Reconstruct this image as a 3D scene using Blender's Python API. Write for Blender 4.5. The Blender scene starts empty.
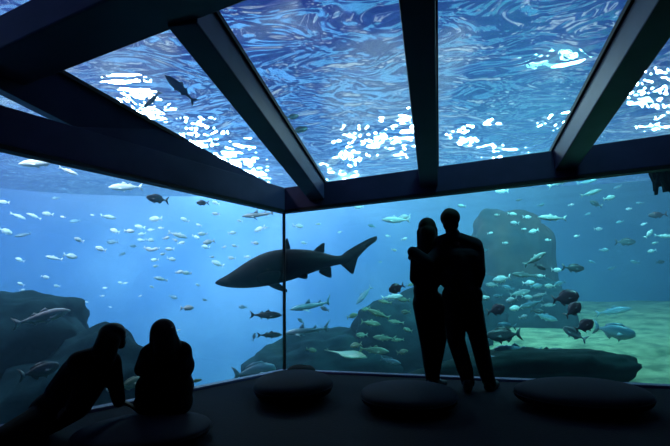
import bpy, bmesh, math, random
from mathutils import Vector, Matrix, noise
random.seed(7)
SC = bpy.context.scene
COL = SC.collection
R = math.radians

# ------------------------------------------------------------------ camera
F, CAM_H, PITCH, ROLL = 450.0, 0.9, R(10.1), R(1.37)
_f = Vector((0, math.cos(PITCH), math.sin(PITCH)))
_r0 = Vector((1, 0, 0)); _u0 = Vector((0, -math.sin(PITCH), math.cos(PITCH)))
_r = _r0*math.cos(ROLL) - _u0*math.sin(ROLL)
_u = _u0*math.cos(ROLL) + _r0*math.sin(ROLL)
EYE = Vector((0, 0, CAM_H))
def ray(x, y): return _f*F + _r*(x-335) + _u*(223-y)
def at(x, y, dep): return EYE + ray(x, y)*(dep/F)
def onp(x, y, n, c):
    v = ray(x, y); return EYE + v*((c-n.dot(EYE))/n.dot(v))
def onz(x, y, z=0.0): return onp(x, y, Vector((0, 0, 1)), z)
cam_d = bpy.data.cameras.new('camera'); cam = bpy.data.objects.new('camera', cam_d); COL.objects.link(cam)
cam_d.sensor_fit = 'HORIZONTAL'; cam_d.sensor_width = 36; cam_d.lens = 36*F/670; cam_d.clip_start = 0.02; cam_d.clip_end = 200
cam.matrix_world = Matrix(((_r.x, _u.x, -_f.x, 0), (_r.y, _u.y, -_f.y, 0), (_r.z, _u.z, -_f.z, CAM_H), (0, 0, 0, 1)))
SC.camera = cam

# ------------------------------------------------------------------ render look
SC.view_settings.view_transform = 'Standard'
try: SC.view_settings.look = 'None'
except Exception: pass
SC.view_settings.gamma = 1; SC.view_settings.exposure = -0.08; SC.view_settings.use_curve_mapping = False
cy = SC.cycles
cy.use_denoising = True; cy.denoiser = 'OPENIMAGEDENOISE'
cy.max_bounces = 14; cy.transparent_max_bounces = 24; cy.volume_bounces = 1
cy.diffuse_bounces = 2; cy.glossy_bounces = 3; cy.transmission_bounces = 8
cy.caustics_reflective = False; cy.caustics_refractive = False
cy.sample_clamp_indirect = 3.0

# ------------------------------------------------------------------ materials
def mat(name, col=(.5, .5, .5), rough=.5, spec=.5, metal=0, noise_scale=0, noise_amt=0, bump=0, col2=None, coat=0):
    m = bpy.data.materials.new(name); m.use_nodes = True
    nt = m.node_tree; b = nt.nodes['Principled BSDF']
    b.inputs['Base Color'].default_value = (*col, 1); b.inputs['Roughness'].default_value = rough
    b.inputs['Specular IOR Level'].default_value = spec; b.inputs['Metallic'].default_value = metal
    b.inputs['Coat Weight'].default_value = coat
    if noise_scale:
        tc = nt.nodes.new('ShaderNodeTexCoord'); nz = nt.nodes.new('ShaderNodeTexNoise')
        nz.inputs['Scale'].default_value = noise_scale; nz.inputs['Detail'].default_value = 5
        nt.links.new(tc.outputs['Object'], nz.inputs['Vector'])
        mx = nt.nodes.new('ShaderNodeMix'); mx.data_type = 'RGBA'
        c2 = col2 or tuple(c*(1-noise_amt) for c in col)
        mx.inputs[6].default_value = (*col, 1); mx.inputs[7].default_value = (*c2, 1)
        rp = nt.nodes.new('ShaderNodeValToRGB'); rp.color_ramp.elements[0].position = .35; rp.color_ramp.elements[1].position = .65
        nt.links.new(nz.outputs['Fac'], rp.inputs['Fac']); nt.links.new(rp.outputs['Color'], mx.inputs[0])
        nt.links.new(mx.outputs[2], b.inputs['Base Color'])
        if bump:
            bp = nt.nodes.new('ShaderNodeBump'); bp.inputs['Strength'].default_value = bump; bp.inputs['Distance'].default_value = .05
            nt.links.new(nz.outputs['Fac'], bp.inputs['Height']); nt.links.new(bp.outputs['Normal'], b.inputs['Normal'])
    return m

def fish_mat(name, back, belly, stripe=0):
    """darker back, pale belly (the fish's own colouring, follows its own z axis)"""
    m = bpy.data.materials.new(name); m.use_nodes = True; nt = m.node_tree; b = nt.nodes['Principled BSDF']
    tc = nt.nodes.new('ShaderNodeTexCoord'); sp = nt.nodes.new('ShaderNodeSeparateXYZ'); nt.links.new(tc.outputs['Object'], sp.inputs[0])
    mr = nt.nodes.new('ShaderNodeMapRange'); mr.inputs[1].default_value = -.04; mr.inputs[2].default_value = .07
    nt.links.new(sp.outputs['Z'], mr.inputs[0])
    mx = nt.nodes.new('ShaderNodeMix'); mx.data_type = 'RGBA'; mx.inputs[6].default_value = (*belly, 1); mx.inputs[7].default_value = (*back, 1)
    nt.links.new(mr.outputs[0], mx.inputs[0])
    nz = nt.nodes.new('ShaderNodeTexNoise'); nz.inputs['Scale'].default_value = 14; nt.links.new(tc.outputs['Object'], nz.inputs['Vector'])
    mx2 = nt.nodes.new('ShaderNodeMix'); mx2.data_type = 'RGBA'; mx2.blend_type = 'MULTIPLY'; mx2.inputs[0].default_value = .5
    nt.links.new(mx.outputs[2], mx2.inputs[6]); nt.links.new(nz.outputs['Color'], mx2.inputs[7])
    nt.links.new(mx.outputs[2] if not stripe else mx2.outputs[2], b.inputs['Base Color'])
    b.inputs['Roughness'].default_value = .35; b.inputs['Specular IOR Level'].default_value = .6
    return m

M = {}
M['beam'] = mat('painted_steel_navy', (.050, .038, .105), .48, .3, noise_scale=3, noise_amt=.25)
M['gasket'] = mat('black_rubber', (.004, .004, .006), .6, .3)
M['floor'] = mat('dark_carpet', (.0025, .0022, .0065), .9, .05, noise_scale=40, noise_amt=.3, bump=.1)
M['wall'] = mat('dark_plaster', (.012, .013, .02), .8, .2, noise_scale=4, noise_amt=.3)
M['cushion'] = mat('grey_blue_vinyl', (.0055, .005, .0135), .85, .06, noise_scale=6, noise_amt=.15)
M['sand'] = mat('pale_sand', (.38, .42, .25), .95, .1, noise_scale=3.5, col2=(.13, .18, .11), bump=.5)
M['rock'] = mat('reef_rock', (.014, .044, .050), .95, .03, noise_scale=3, col2=(.005, .020, .026), bump=.8)
M['rockdark'] = mat('dark_reef_rock', (.012, .03, .03), .95, .05, noise_scale=3, col2=(.006, .015, .016), bump=.8)
M['rockbrown'] = mat('brown_reef_rock', (.085, .06, .04), .95, .03, noise_scale=1.6, col2=(.014, .034, .036), bump=.8)
M['backdrop'] = mat('blue_painted_concrete', (.30, .42, .60), .95, .1, noise_scale=.32, col2=(.12, .24, .46))
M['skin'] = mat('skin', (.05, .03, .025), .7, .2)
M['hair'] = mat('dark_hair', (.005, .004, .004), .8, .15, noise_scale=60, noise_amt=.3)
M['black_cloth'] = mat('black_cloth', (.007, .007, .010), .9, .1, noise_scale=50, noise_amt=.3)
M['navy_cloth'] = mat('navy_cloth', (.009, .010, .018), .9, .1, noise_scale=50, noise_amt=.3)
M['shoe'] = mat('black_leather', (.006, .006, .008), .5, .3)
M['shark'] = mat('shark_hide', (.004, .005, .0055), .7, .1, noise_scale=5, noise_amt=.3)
M['eye'] = mat('wet_eye', (.01, .01, .01), .1, .6)

def glass_mat():
    m = bpy.data.materials.new('acrylic_pane'); m.use_nodes = True; nt = m.node_tree; nt.nodes.clear()
    o = nt.nodes.new('ShaderNodeOutputMaterial'); t = nt.nodes.new('ShaderNodeBsdfTransparent'); g = nt.nodes.new('ShaderNodeBsdfGlossy')
    t.inputs[0].default_value = (.97, .985, 1, 1); g.inputs['Roughness'].default_value = .03
    fr = nt.nodes.new('ShaderNodeValue'); fr.outputs[0].default_value = .035
    mx = nt.nodes.new('ShaderNodeMixShader'); nt.links.new(fr.outputs[0], mx.inputs[0]); nt.links.new(t.outputs[0], mx.inputs[1]); nt.links.new(g.outputs[0], mx.inputs[2])
    nt.links.new(mx.outputs[0], o.inputs[0]); return m
M['glass'] = glass_mat()

def surface_mat():
    """the rippled water surface: part see-through, part refracting"""
    m = bpy.data.materials.new('rippled_water_surface'); m.use_nodes = True; nt = m.node_tree; nt.nodes.clear()
    N = nt.nodes.new; L = nt.links.new
    o = N('ShaderNodeOutputMaterial'); tc = N('ShaderNodeTexCoord')
    mp = N('ShaderNodeMapping'); mp.inputs['Rotation'].default_value = (0, 0, .5); mp.inputs['Scale'].default_value = (1.0, 1.5, 1)
    L(tc.outputs['Object'], mp.inputs[0])
    a = N('ShaderNodeTexNoise'); a.inputs['Scale'].default_value = .95; a.inputs['Detail'].default_value = 2.2; a.inputs['Distortion'].default_value = 1.8
    b = N('ShaderNodeTexNoise'); b.inputs['Scale'].default_value = .4; b.inputs['Detail'].default_value = 2
    L(mp.outputs[0], a.inputs['Vector']); L(mp.outputs[0], b.inputs['Vector'])
    ad = N('ShaderNodeMath'); ad.operation = 'MULTIPLY_ADD'; ad.inputs[1].default_value = 1.5
    L(b.outputs['Fac'], ad.inputs[0]); L(a.outputs['Fac'], ad.inputs[2])
    bp = N('ShaderNodeBump'); bp.inputs['Strength'].default_value = 1; bp.inputs['Distance'].default_value = SURF_BUMP
    L(ad.outputs[0], bp.inputs['Height'])
    rf = N('ShaderNodeBsdfRefraction'); rf.inputs['IOR'].default_value = 1.3; rf.inputs['Roughness'].default_value = .0
    rf.inputs[0].default_value = (.9, .95, 1, 1)
    gl = N('ShaderNodeBsdfGlossy'); gl.inputs['Roughness'].default_value = .02; gl.inputs[0].default_value = (.9, .95, 1, 1)
    tr = N('ShaderNodeBsdfTransparent'); tr.inputs[0].default_value = (.85, .93, 1, 1)
    for n in (rf, gl): L(bp.outputs['Normal'], n.inputs['Normal'])
    # near-grazing views see the mirrored tank, steeper ones look out to the sky
    lw = N('ShaderNodeLayerWeight'); lw.inputs[0].default_value = .5; L(bp.outputs['Normal'], lw.inputs['Normal'])
    fm = N('ShaderNodeMapRange'); fm.interpolation_type = 'SMOOTHSTEP'; fm.inputs[1].default_value = .62; fm.inputs[2].default_value = .86; fm.inputs[3].default_value = .10; fm.inputs[4].default_value = .95
    L(lw.outputs['Facing'], fm.inputs[0])
    m1 = N('ShaderNodeMixShader'); L(fm.outputs[0], m1.inputs[0]); L(rf.outputs[0], m1.inputs[1]); L(gl.outputs[0], m1.inputs[2])
    m2 = N('ShaderNodeMixShader'); m2.inputs[0].default_value = .22; L(m1.outputs[0], m2.inputs[1]); L(tr.outputs[0], m2.inputs[2])
    L(m2.outputs[0], o.inputs[0]); return m
SURF_BUMP = .6
M['surface'] = surface_mat()

# ------------------------------------------------------------------ object helpers
def tag(o, label=None, cat=None, group=None, kind=None):
    if label: o['label'] = label
    if cat: o['category'] = cat
    if group: o['group'] = group
    if kind: o['kind'] = kind
    return o
def link(name, me, m, parent=None, loc=None, smooth=True):
    o = bpy.data.objects.new(name, me); COL.objects.link(o)
    if m is not None and not me.materials: me.materials.append(m)
    if smooth:
        for p in me.polygons: p.use_smooth = True
    if parent: o.parent = parent
    if loc is not None: o.location = loc
    return o
def obj(name, bm, m, parent=None, loc=None, smooth=False):
    me = bpy.data.meshes.new(name); bmesh.ops.recalc_face_normals(bm, faces=bm.faces); bm.to_mesh(me); bm.free()
    return link(name, me, m, parent, loc, smooth)
def empty(name, loc, rz=0):
    o = bpy.data.objects.new(name, None); COL.objects.link(o); o.location = loc; o.rotation_euler = (0, 0, rz); o.empty_display_size = .1; return o
def hexa(bm, p):
    """8 corners: bottom loop 0-3, top loop 4-7"""
    v = [bm.verts.new(q) for q in p]
    for f in ((0, 3, 2, 1), (4, 5, 6, 7), (0, 1, 5, 4), (1, 2, 6, 5), (2, 3, 7, 6), (3, 0, 4, 7)): bm.faces.new([v[i] for i in f])
def structure(name, bm, m, smooth=False): return tag(obj(name, bm, m, smooth=smooth), kind='structure')
def bevel(o, w=.01, seg=2):
    b = o.modifiers.new('bevel', 'BEVEL'); b.width = w; b.segments = seg; b.limit_method = 'ANGLE'; return o

# ------------------------------------------------------------------ the room: corner of glass, kerb, header, roof
Z_T, Z_H = 2.22, 2.56
Cn = onz(285, 372); Lp = onz(0, 431); Rp = onz(670, 388.5)
tl = (Lp-Cn).normalized(); tr_ = (Rp-Cn).normalized()
nl = Vector((tl.y, -tl.x, 0));  nl = nl if nl.dot(Cn) > 0 else -nl        # outward normals
nr = Vector((-tr_.y, tr_.x, 0)); nr = nr if nr.dot(Cn) > 0 else -nr
def W(side, s, out=0, z=0):
    t, n = (tl, nl) if side == 'l' else (tr_, nr)
    p = Cn + t*s + n*out; return Vector((p.x, p.y, z))
LLEN, RLEN = 8.2, 7.4
def corner(out, z):                                                     # mitred corner point at an offset
    # solve nl.p = nl.Cn+out, nr.p = nr.Cn+out
    a, b, c, d = nl.x, nl.y, nr.x, nr.y; e = nl.dot(Cn)+out; g = nr.dot(Cn)+out
    D = a*d-b*c; return Vector(((e*d-b*g)/D, (a*g-e*c)/D, z))
def wallbar(name, side, o0, o1, z0, z1, m, s1, kind='structure', bv=.008):
    e = W(side, s1, o0), W(side, s1, o1)
    bm = bmesh.new()
    p = [corner(o0, z0), Vector((e[0].x, e[0].y, z0)), Vector((e[1].x, e[1].y, z0)), corner(o1, z0)]
    hexa(bm, p + [Vector((q.x, q.y, q.z+z1-z0)) for q in p])
    o = obj(name, bm, m); tag(o, kind=kind)
    if bv: bevel(o, bv)
    return o
wallbar('window_1', 'l', .012, .05, .03, Z_T, M['glass'], LLEN, bv=0)
wallbar('window_2', 'r', .012, .05, .03, Z_T, M['glass'], RLEN, bv=0)
wallbar('trim_1', 'l', -.03, .16, Z_T+.012, Z_H, M['beam'], LLEN)
wallbar('trim_2', 'r', -.03, .16, Z_T+.012, Z_H, M['beam'], RLEN)
wallbar('trim_3', 'l', -.034, .07, Z_T-.028, Z_T+.012, M['gasket'], LLEN, bv=0)
wallbar('trim_4', 'r', -.034, .07, Z_T-.028, Z_T+.012, M['gasket'], RLEN, bv=0)
wallbar('trim_5', 'l', -.02, .09, -.02, .03, M['beam'], LLEN)
wallbar('trim_6', 'r', -.02, .09, -.02, .03, M['beam'], RLEN)
# corner joint between the two panes
bm = bmesh.new(); c0 = corner(.03, 0); w = .021
hexa(bm, [Vector((c0.x+dx*w, c0.y+dy*w, z)) for z in (0, Z_T) for dx, dy in ((-1, -1), (1, -1), (1, 1), (-1, 1))])
structure('trim_7', bm, M['gasket'])

# roof plane: contains the right-hand header line and the rafters' direction
v = -ray(440, 360).normalized()
rn = tr_.cross(v).normalized(); rn = rn if rn.z > 0 else -rn
rc = rn.dot(onp(437, 165, nr, nr.dot(Cn)))
def roof(x, y, drop=0): return onp(x, y, rn, rc-drop)
def rz(p, drop=0): return Vector((p.x, p.y, (rc-drop-rn.x*p.x-rn.y*p.y)/rn.z))
def prism(name, loop_a, loop_b, m, kind='structure', bv=.01):
    bm = bmesh.new(); hexa(bm, list(loop_a)+list(loop_b)); o = obj(name, bm, m)
    if kind: tag(o, kind=kind)
    if bv: bevel(o, bv)
    return o
DEP, WID = .27, .22
side_n = v.cross(rn).normalized(); side_n = side_n if side_n.x > 0 else -side_n       # to the right
a0 = roof(62, 72, .24); a1 = roof(250, 0, .24); pd = (a1-a0).normalized()
def meet(fp): # where a rafter line meets the purlin's far edge
    n2 = Vector((-pd.y, pd.x, 0)); t = (n2.dot(a0)-n2.dot(fp))/n2.dot(v); return fp+v*t
def rafter(name, p0, p1, glass_side):
    a = roof(*p1); far = a - v*.25; near = roof(*p0); near = meet(a) - v*.02
    s = -glass_side
    q = []
    for P in (far, near): q += [P + side_n*s*WID - rn*DEP, P - rn*DEP, P + rn*.02, P + side_n*s*WID + rn*.02]
    prism(name, q[:4], q[4:], M['beam'])
    g = []
    for P in (far, near): g += [P + side_n*.022*glass_side - rn*.03, P - side_n*.02*glass_side - rn*.03, P - side_n*.02*glass_side + rn*.012, P + side_n*.022*glass_side + rn*.012]
    return g
G = []
G.append(rafter('trim_8', (205, 15), (328, 186), 1))
G.append(rafter('trim_9', (435, 0), (437, 165), 1))
G.append(rafter('trim_10', (635, 0), (553, 148), -1))
k = 11
for g in G:
    prism('trim_%d' % k, g[:4], g[4:], M['gasket'], bv=0); k += 1
# a further rafter out of frame on the right
far = W('r', 5.6, .05, Z_H); far = rz(far); near = meet(far) - v*.02
prism('trim_14', [far-rn*DEP, far+side_n*WID-rn*DEP, far+side_n*WID, far], [near-rn*DEP, near+side_n*WID-rn*DEP, near+side_n*WID, near], M['beam'])
# hip rafter from the corner up to the left
T1 = roof(62, 72); T2 = roof(272, 189); dd = (T1-T2).normalized(); T2 = T2 - dd*.12; T0 = T1 + dd*.5
B1 = at(12, 95, 3.72); B2 = onp(75, 127, nl, nl.dot(Cn)+.02); B3 = corner(-.02, Z_H-.05)
bm = bmesh.new()
secs = []
for T, B in ((T0, B1+(B1-B2)*.9), (T1, B1.lerp(B2, .3)), (T1.lerp(T2, .35), B2), (T2, B3)):
    o_ = nl*.14
    secs.append([bm.verts.new(T), bm.verts.new(B), bm.verts.new(B+o_+Vector((0, 0, .02))), bm.verts.new(T+o_+Vector((0, 0, .02)))])
for a, b in zip(secs, secs[1:]):
    for i in range(4): bm.faces.new((a[i], a[(i+1) % 4], b[(i+1) % 4], b[i]))
bm.faces.new(secs[0]); bm.faces.new(list(reversed(secs[-1])))
structure('trim_15', bm, M['beam'])
bm = bmesh.new(); s_ = Vector((dd.y, -dd.x, 0)).normalized(); s_ = s_ if s_.x > 0 else -s_
hexa(bm, [T0-rn*.03, T0+s_*.03-rn*.03, T0+s_*.03+rn*.01, T0+rn*.01, T2-rn*.03, T2+s_*.03-rn*.03, T2+s_*.03+rn*.01, T2+rn*.01])
structure('trim_16', bm, M['gasket'])
# cross beam (purlin) parallel to the right-hand wall
pa = a0 - pd*1.6; pb = a0 + pd*9
b0 = onz(0, 50, a0.z); b1 = onz(104, 0, a0.z)
pn = Vector((pd.y, -pd.x, 0)).normalized(); pn = pn if pn.y < 0 else -pn
wb = (b0-a0).dot(pn); wb2 = (b1-a0).dot(pn)
print('purlin width', wb, wb2)
PW = .5*(wb+wb2)
q = []
for P in (pa, pb): q += [P, P+pn*PW, P+pn*PW+Vector((0, 0, .29)), P+Vector((0, 0, .29))]
prism('trim_17', q[:4], q[4:], M['beam'], bv=.015)
# roof glass panes
def plate(name, pts, m, th=.03, kind='structure'):
    n = (pts[1]-pts[0]).cross(pts[2]-pts[0]).normalized(); n = n if n.z > 0 else -n
    bm = bmesh.new(); a = [bm.verts.new(p) for p in pts]; b = [bm.verts.new(p+n*th) for p in pts]; N = len(pts)
    bm.faces.new(list(reversed(a))); bm.faces.new(b)
    for i in range(N): bm.faces.new((a[i], a[(i+1) % N], b[(i+1) % N], b[i]))
    return tag(obj(name, bm, m), kind=kind)
def rl(far_, t): return far_ + v*t
f1, f2, f3 = roof(328, 186), roof(437, 165), roof(553, 148)
f4 = far; fe = rz(W('r', RLEN, .05, 0))
H0 = rz(corner(.05, 0))
lift = rn*.012
plate('window_3', [p+lift for p in (H0, f1+tr_*-.08, meet(f1)+side_n*-.08, T0+(T1-T0)*.2, T1, T2)], M['glass'])
plate('window_4', [p+lift for p in (f1, f2-side_n*.05, meet(f2)-side_n*.05, meet(f1))], M['glass'])
plate('window_5', [p+lift for p in (f2, f3+side_n*.02, meet(f3)+side_n*.02, meet(f2))], M['glass'])
plate('window_6', [p+lift for p in (f3+side_n*.1, f4, meet(f4), meet(f3)+side_n*.1)], M['glass'])
plate('window_7', [p+lift for p in (f4+side_n*.1, fe, meet(fe), meet(f4)+side_n*.1)], M['glass'])
# steep side strip between left header and hip
lh0 = W('l', .5, .06, Z_H); lh1 = W('l', LLEN, .06, Z_H)
tp0 = W('l', .5, .5, Z_H+.35); tp1 = W('l', LLEN, .5, Z_H+.75)
plate('window_8', [lh0, lh1, tp1, tp0], M['glass'])
# roof beyond the purlin, towards and over the viewer: glass strip, then solid ceiling
u0 = a0 - pd*1.6 + pn*PW + Vector((0, 0, .24)); u1 = u0 + pd*10.6
up = Vector((0, 0, .02))
g0, g1 = u0+pn*1.1, u1+pn*1.1
plate('window_9', [u0+up, u1+up, g1+up, g0+up], M['glass'])
bm = bmesh.new(); c_ = [g0, g1, g1+pn*6, g0+pn*6]
hexa(bm, [p+Vector((0, 0, -.12)) for p in c_]+[p+Vector((0, 0, .12)) for p in c_]); structure('ceiling', bm, M['wall'])
# left-hand roof infill over the hip, solid walls behind the viewer
LB = W('l', LLEN); RB = W('r', RLEN)
bk = [Vector((-6.2, -4.2, 0)), Vector((6.6, -4.2, 0))]
def solid_wall(name, a, b, z0, z1, th=.15):
    t = (b-a).normalized(); n = Vector((-t.y, t.x, 0))*th; bm = bmesh.new()
    p = [Vector((q.x, q.y, z0)) for q in (a, b, b+n, a+n)]
    hexa(bm, p+[Vector((q.x, q.y, z1)) for q in p]); return structure(name, bm, M['wall'])
solid_wall('wall_left', Vector((LB.x, LB.y, 0)), bk[0], 0, 3.2)
solid_wall('wall_back', bk[0], bk[1], 0, 3.2)
solid_wall('wall_right', bk[1], Vector((RB.x, RB.y, 0)), 0, 3.2)
# floor
bm = bmesh.new(); fl = [corner(-.02, 0), W('l', LLEN, -.02), bk[0], bk[1], W('r', RLEN, -.02)]
a = [bm.verts.new((p.x, p.y, 0)) for p in fl]; b = [bm.verts.new((p.x, p.y, -.3)) for p in fl]
bm.faces.new(a); bm.faces.new(list(reversed(b)))
for i in range(5): bm.faces.new((a[i], b[i], b[(i+1) % 5], a[(i+1) % 5]))
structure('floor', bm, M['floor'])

# ------------------------------------------------------------------ the tank
SURF_Z = 4.6; TX0, TX1, TY0, TY1 = -12.5, 14, -8, 15.2
def smooth(a, b, t):
    t = max(0, min(1, (t-a)/(b-a))); return t*t*(3-2*t)
def sea_z(x, y):
    d_r = nr.dot(Vector((x, y, 0))-Cn)
    z = -.27 + .11*max(0, min(d_r, 9))
    z += .10*noise.noise(Vector((x*.45, y*.45, 1)))+.03*noise.noise(Vector((x*1.7, y*1.7, 4)))
    az = math.degrees(math.atan2(x, max(y, .01)))
    z -= 3.2*(1-smooth(4, 17, az+4*noise.noise(Vector((x*.3, y*.3, 7)))))      # the sand shelf ends and drops to deep water
    inside = max(nl.dot(Vector((x, y, 0))-Cn), d_r)
    if inside < .25: z = min(z, -.32)
    return z
bm = bmesh.new(); st = .3; nx = int((TX1-TX0)/st); ny = int((TY1-TY0)/st)
vs = [[bm.verts.new((TX0+i*st, TY0+j*st, sea_z(TX0+i*st, TY0+j*st))) for i in range(nx+1)] for j in range(ny+1)]
for j in range(ny):
    for i in range(nx): bm.faces.new((vs[j][i], vs[j][i+1], vs[j+1][i+1], vs[j+1][i]))
structure('sand_floor', bm, M['sand'], smooth=True)
# tank wall all round
bm = bmesh.new(); ring = []
n_ = 96
for i in range(n_):
    a = 2*math.pi*i/n_
    # rounded rectangle
    ca, sa = math.cos(a), math.sin(a); e = .45
    x = (TX0+TX1)/2 + (TX1-TX0)/2*.96*math.copysign(abs(ca)**e, ca); y = (TY0+TY1)/2 + (TY1-TY0)/2*.97*math.copysign(abs(sa)**e, sa)
    ring.append((x, y))
rows = []
for kz in range(9):
    z = -4 + kz*(SURF_Z-.02+4)/8
    rows.append([bm.verts.new((x+.25*noise.noise(Vector((x*.3, y*.3, z*.4))), y+.25*noise.noise(Vector((x*.3, y*.3, z*.4+9))), z)) for x, y in ring])
for a, b in zip(rows, rows[1:]):
    for i in range(n_): bm.faces.new((a[i], a[(i+1) % n_], b[(i+1) % n_], b[i]))
structure('wall_tank', bm, M['backdrop'], smooth=True)
# water surface sheet
bm = bmesh.new(); bmesh.ops.create_grid(bm, x_segments=4, y_segments=4, size=1)
for q in bm.verts: q.co = Vector((2+q.co.x*20, 6+q.co.y*15, 0))
me = bpy.data.meshes.new('water_surface'); bmesh.ops.recalc_face_normals(bm, faces=bm.faces); bm.normal_update()
for f_ in bm.faces:
    if f_.normal.z > 0: f_.normal_flip()
bm.to_mesh(me); bm.free(); o = link('water_surface', me, M['surface'], loc=(0, 0, SURF_Z), smooth=False); tag(o, kind='structure')
# water body, with the room as a hollow in it
def water_mat():
    m = bpy.data.materials.new('tank_water'); m.use_nodes = True; nt = m.node_tree; nt.nodes.clear()
    o = nt.nodes.new('ShaderNodeOutputMaterial'); s = nt.nodes.new('ShaderNodeVolumeScatter'); a = nt.nodes.new('ShaderNodeVolumeAbsorption'); ad = nt.nodes.new('ShaderNodeAddShader')
    s.inputs['Color'].default_value = (.33, .56, .76, 1); s.inputs['Density'].default_value = .05; s.inputs['Anisotropy'].default_value = .3
    a.inputs['Color'].default_value = (.0, .70, .84, 1); a.inputs['Density'].default_value = .13
    nt.links.new(s.outputs[0], ad.inputs[0]); nt.links.new(a.outputs[0], ad.inputs[1]); nt.links.new(ad.outputs[0], o.inputs['Volume'])
    m.cycles.homogeneous_volume = True
    return m
M['water'] = water_mat()
bm = bmesh.new()
hexa(bm, [Vector((x, y, z)) for z in (-4.2, SURF_Z+.02) for x, y in ((TX0, TY0), (TX1, TY0), (TX1, TY1), (TX0, TY1))])
bmesh.ops.recalc_face_normals(bm, faces=bm.faces)
outer = len(bm.faces)
# hollow: plan loop of the room extruded; top follows the roof planes roughly
E_ = .055
plan = [corner(E_, 0), W('l', LLEN, E_), bk[0]+Vector((-.3, -.3, 0)), bk[1]+Vector((.3, -.3, 0)), W('r', RLEN, E_)]
lo = [bm.verts.new((p.x, p.y, -.31)) for p in plan]
mid = [bm.verts.new((p.x, p.y, Z_H+.03)) for p in plan]
cen = bm.verts.new((-2.5, 3.4, 3.12)); cen2 = bm.verts.new((5.5, 1.0, 3.05)); cen3 = bm.verts.new((0, -2, 3.4))
fc = [bm.faces.new(lo)]
for i in range(5): fc.append(bm.faces.new((lo[i], lo[(i+1) % 5], mid[(i+1) % 5], mid[i])))
fc += [bm.faces.new((mid[0], mid[1], cen)), bm.faces.new((mid[0], cen, cen2)), bm.faces.new((mid[0], cen2, mid[4])), bm.faces.new((mid[1], mid[2], cen)),
       bm.faces.new((mid[2], cen3, cen)), bm.faces.new((mid[2], mid[3], cen3)), bm.faces.new((mid[3], cen2, cen3)), bm.faces.new((mid[3], mid[4], cen2)), bm.faces.new((cen, cen3, cen2))]
bmesh.ops.recalc_face_normals(bm, faces=fc)
me = bpy.data.meshes.new('water'); 
for f_ in fc: f_.normal_flip()
bm.to_mesh(me); bm.free()
o = link('water', me, M['water'], smooth=False); tag(o, 'clear blue water filling the tank around the viewing room', 'water', kind='stuff')

# ------------------------------------------------------------------ light: sky over the tank, lamps above the water, added fill lights
w = bpy.data.worlds.new('sky'); SC.world = w; w.use_nodes = True; nt = w.node_tree; nt.nodes.clear()
o = nt.nodes.new('ShaderNodeOutputWorld'); bg = nt.nodes.new('ShaderNodeBackground'); bg.inputs[1].default_value = 1.0
tc = nt.nodes.new('ShaderNodeTexCoord'); nz = nt.nodes.new('ShaderNodeTexNoise'); nz.inputs['Scale'].default_value = 5; nz.inputs['Detail'].default_value = 5
rp = nt.nodes.new('ShaderNodeValToRGB'); e = rp.color_ramp.elements
e[0].position = .44; e[0].color = (.02, .045, .27, 1); e[1].position = .66; e[1].color = (.9, .92, 1, 1)
x_ = e.new(.55); x_.color = (.06, .085, .40, 1)
nt.links.new(tc.outputs['Generated'], nz.inputs['Vector']); nt.links.new(nz.outputs['Fac'], rp.inputs['Fac']); nt.links.new(rp.outputs[0], bg.inputs[0]); nt.links.new(bg.outputs[0], o.inputs[0])

def lamp(px, py, dist_z, size, power, col=(1, 1, 1)):
    p = onz(px, py, dist_z)
    l = bpy.data.lights.new('tank_lamp', 'AREA'); l.shape = 'DISK'; l.size = size; l.energy = power; l.color = col
    o = bpy.data.objects.new('tank_lamp', l); COL.objects.link(o); o.location = p
    return o
LAMPS = [(228, 138, 6.6, 1.5, 2600), (258, 160, 7.4, .5, 500), (196, 106, 6.2, .5, 500), (335, 150, 6.6, .22, 300), (352, 128, 6.2, .22, 300), (372, 112, 6.0, .2, 200), (398, 122, 6.2, .22, 350), (404, 96, 6.0, .2, 250),
 (466, 110, 6.0, .2, 250), (492, 132, 6.4, .2, 250), (470, 142, 6.8, .2, 250), (565, 92, 6.1, .25, 200), (640, 62, 6.0, .35, 200), (658, 84, 6.2, .2, 150), (140, 76, 6.0, .8, 500)]
for l in LAMPS: lamp(*l)
def fill_light(loc, target, size, power, col):  # added fill, no known fixture: brightens and tints fish, backdrop and sand
    l = bpy.data.lights.new('added_fill', 'AREA'); l.shape = 'DISK'; l.size = size; l.energy = power; l.color = col; l.spread = R(110)
    o = bpy.data.objects.new('added_fill', l); COL.objects.link(o); o.location = loc
    o.rotation_euler = (Vector(target)-Vector(loc)).to_track_quat('-Z', 'Y').to_euler(); return o
fill_light((-5, 5, 6.2), (-4.5, 11, 0), 1.6, 1650, (1, .78, .88))
fill_light((2.5, 4.5, 6.2), (2.2, 10, 0), 1.4, 850, (.30, 1, .92))
fill_light((4.2, 7.5, 6.2), (3.6, 10, 0), .9, 750, (.45, 1, .85))
fill_light((-8, 8.5, 6.2), (-8, 14, -1), 2.5, 2200, (1, .48, .68))
fill_light((-2.5, 10.5, 6.2), (-2.5, 15, 0), 2.5, 1500, (1, .58, .78))
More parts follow.
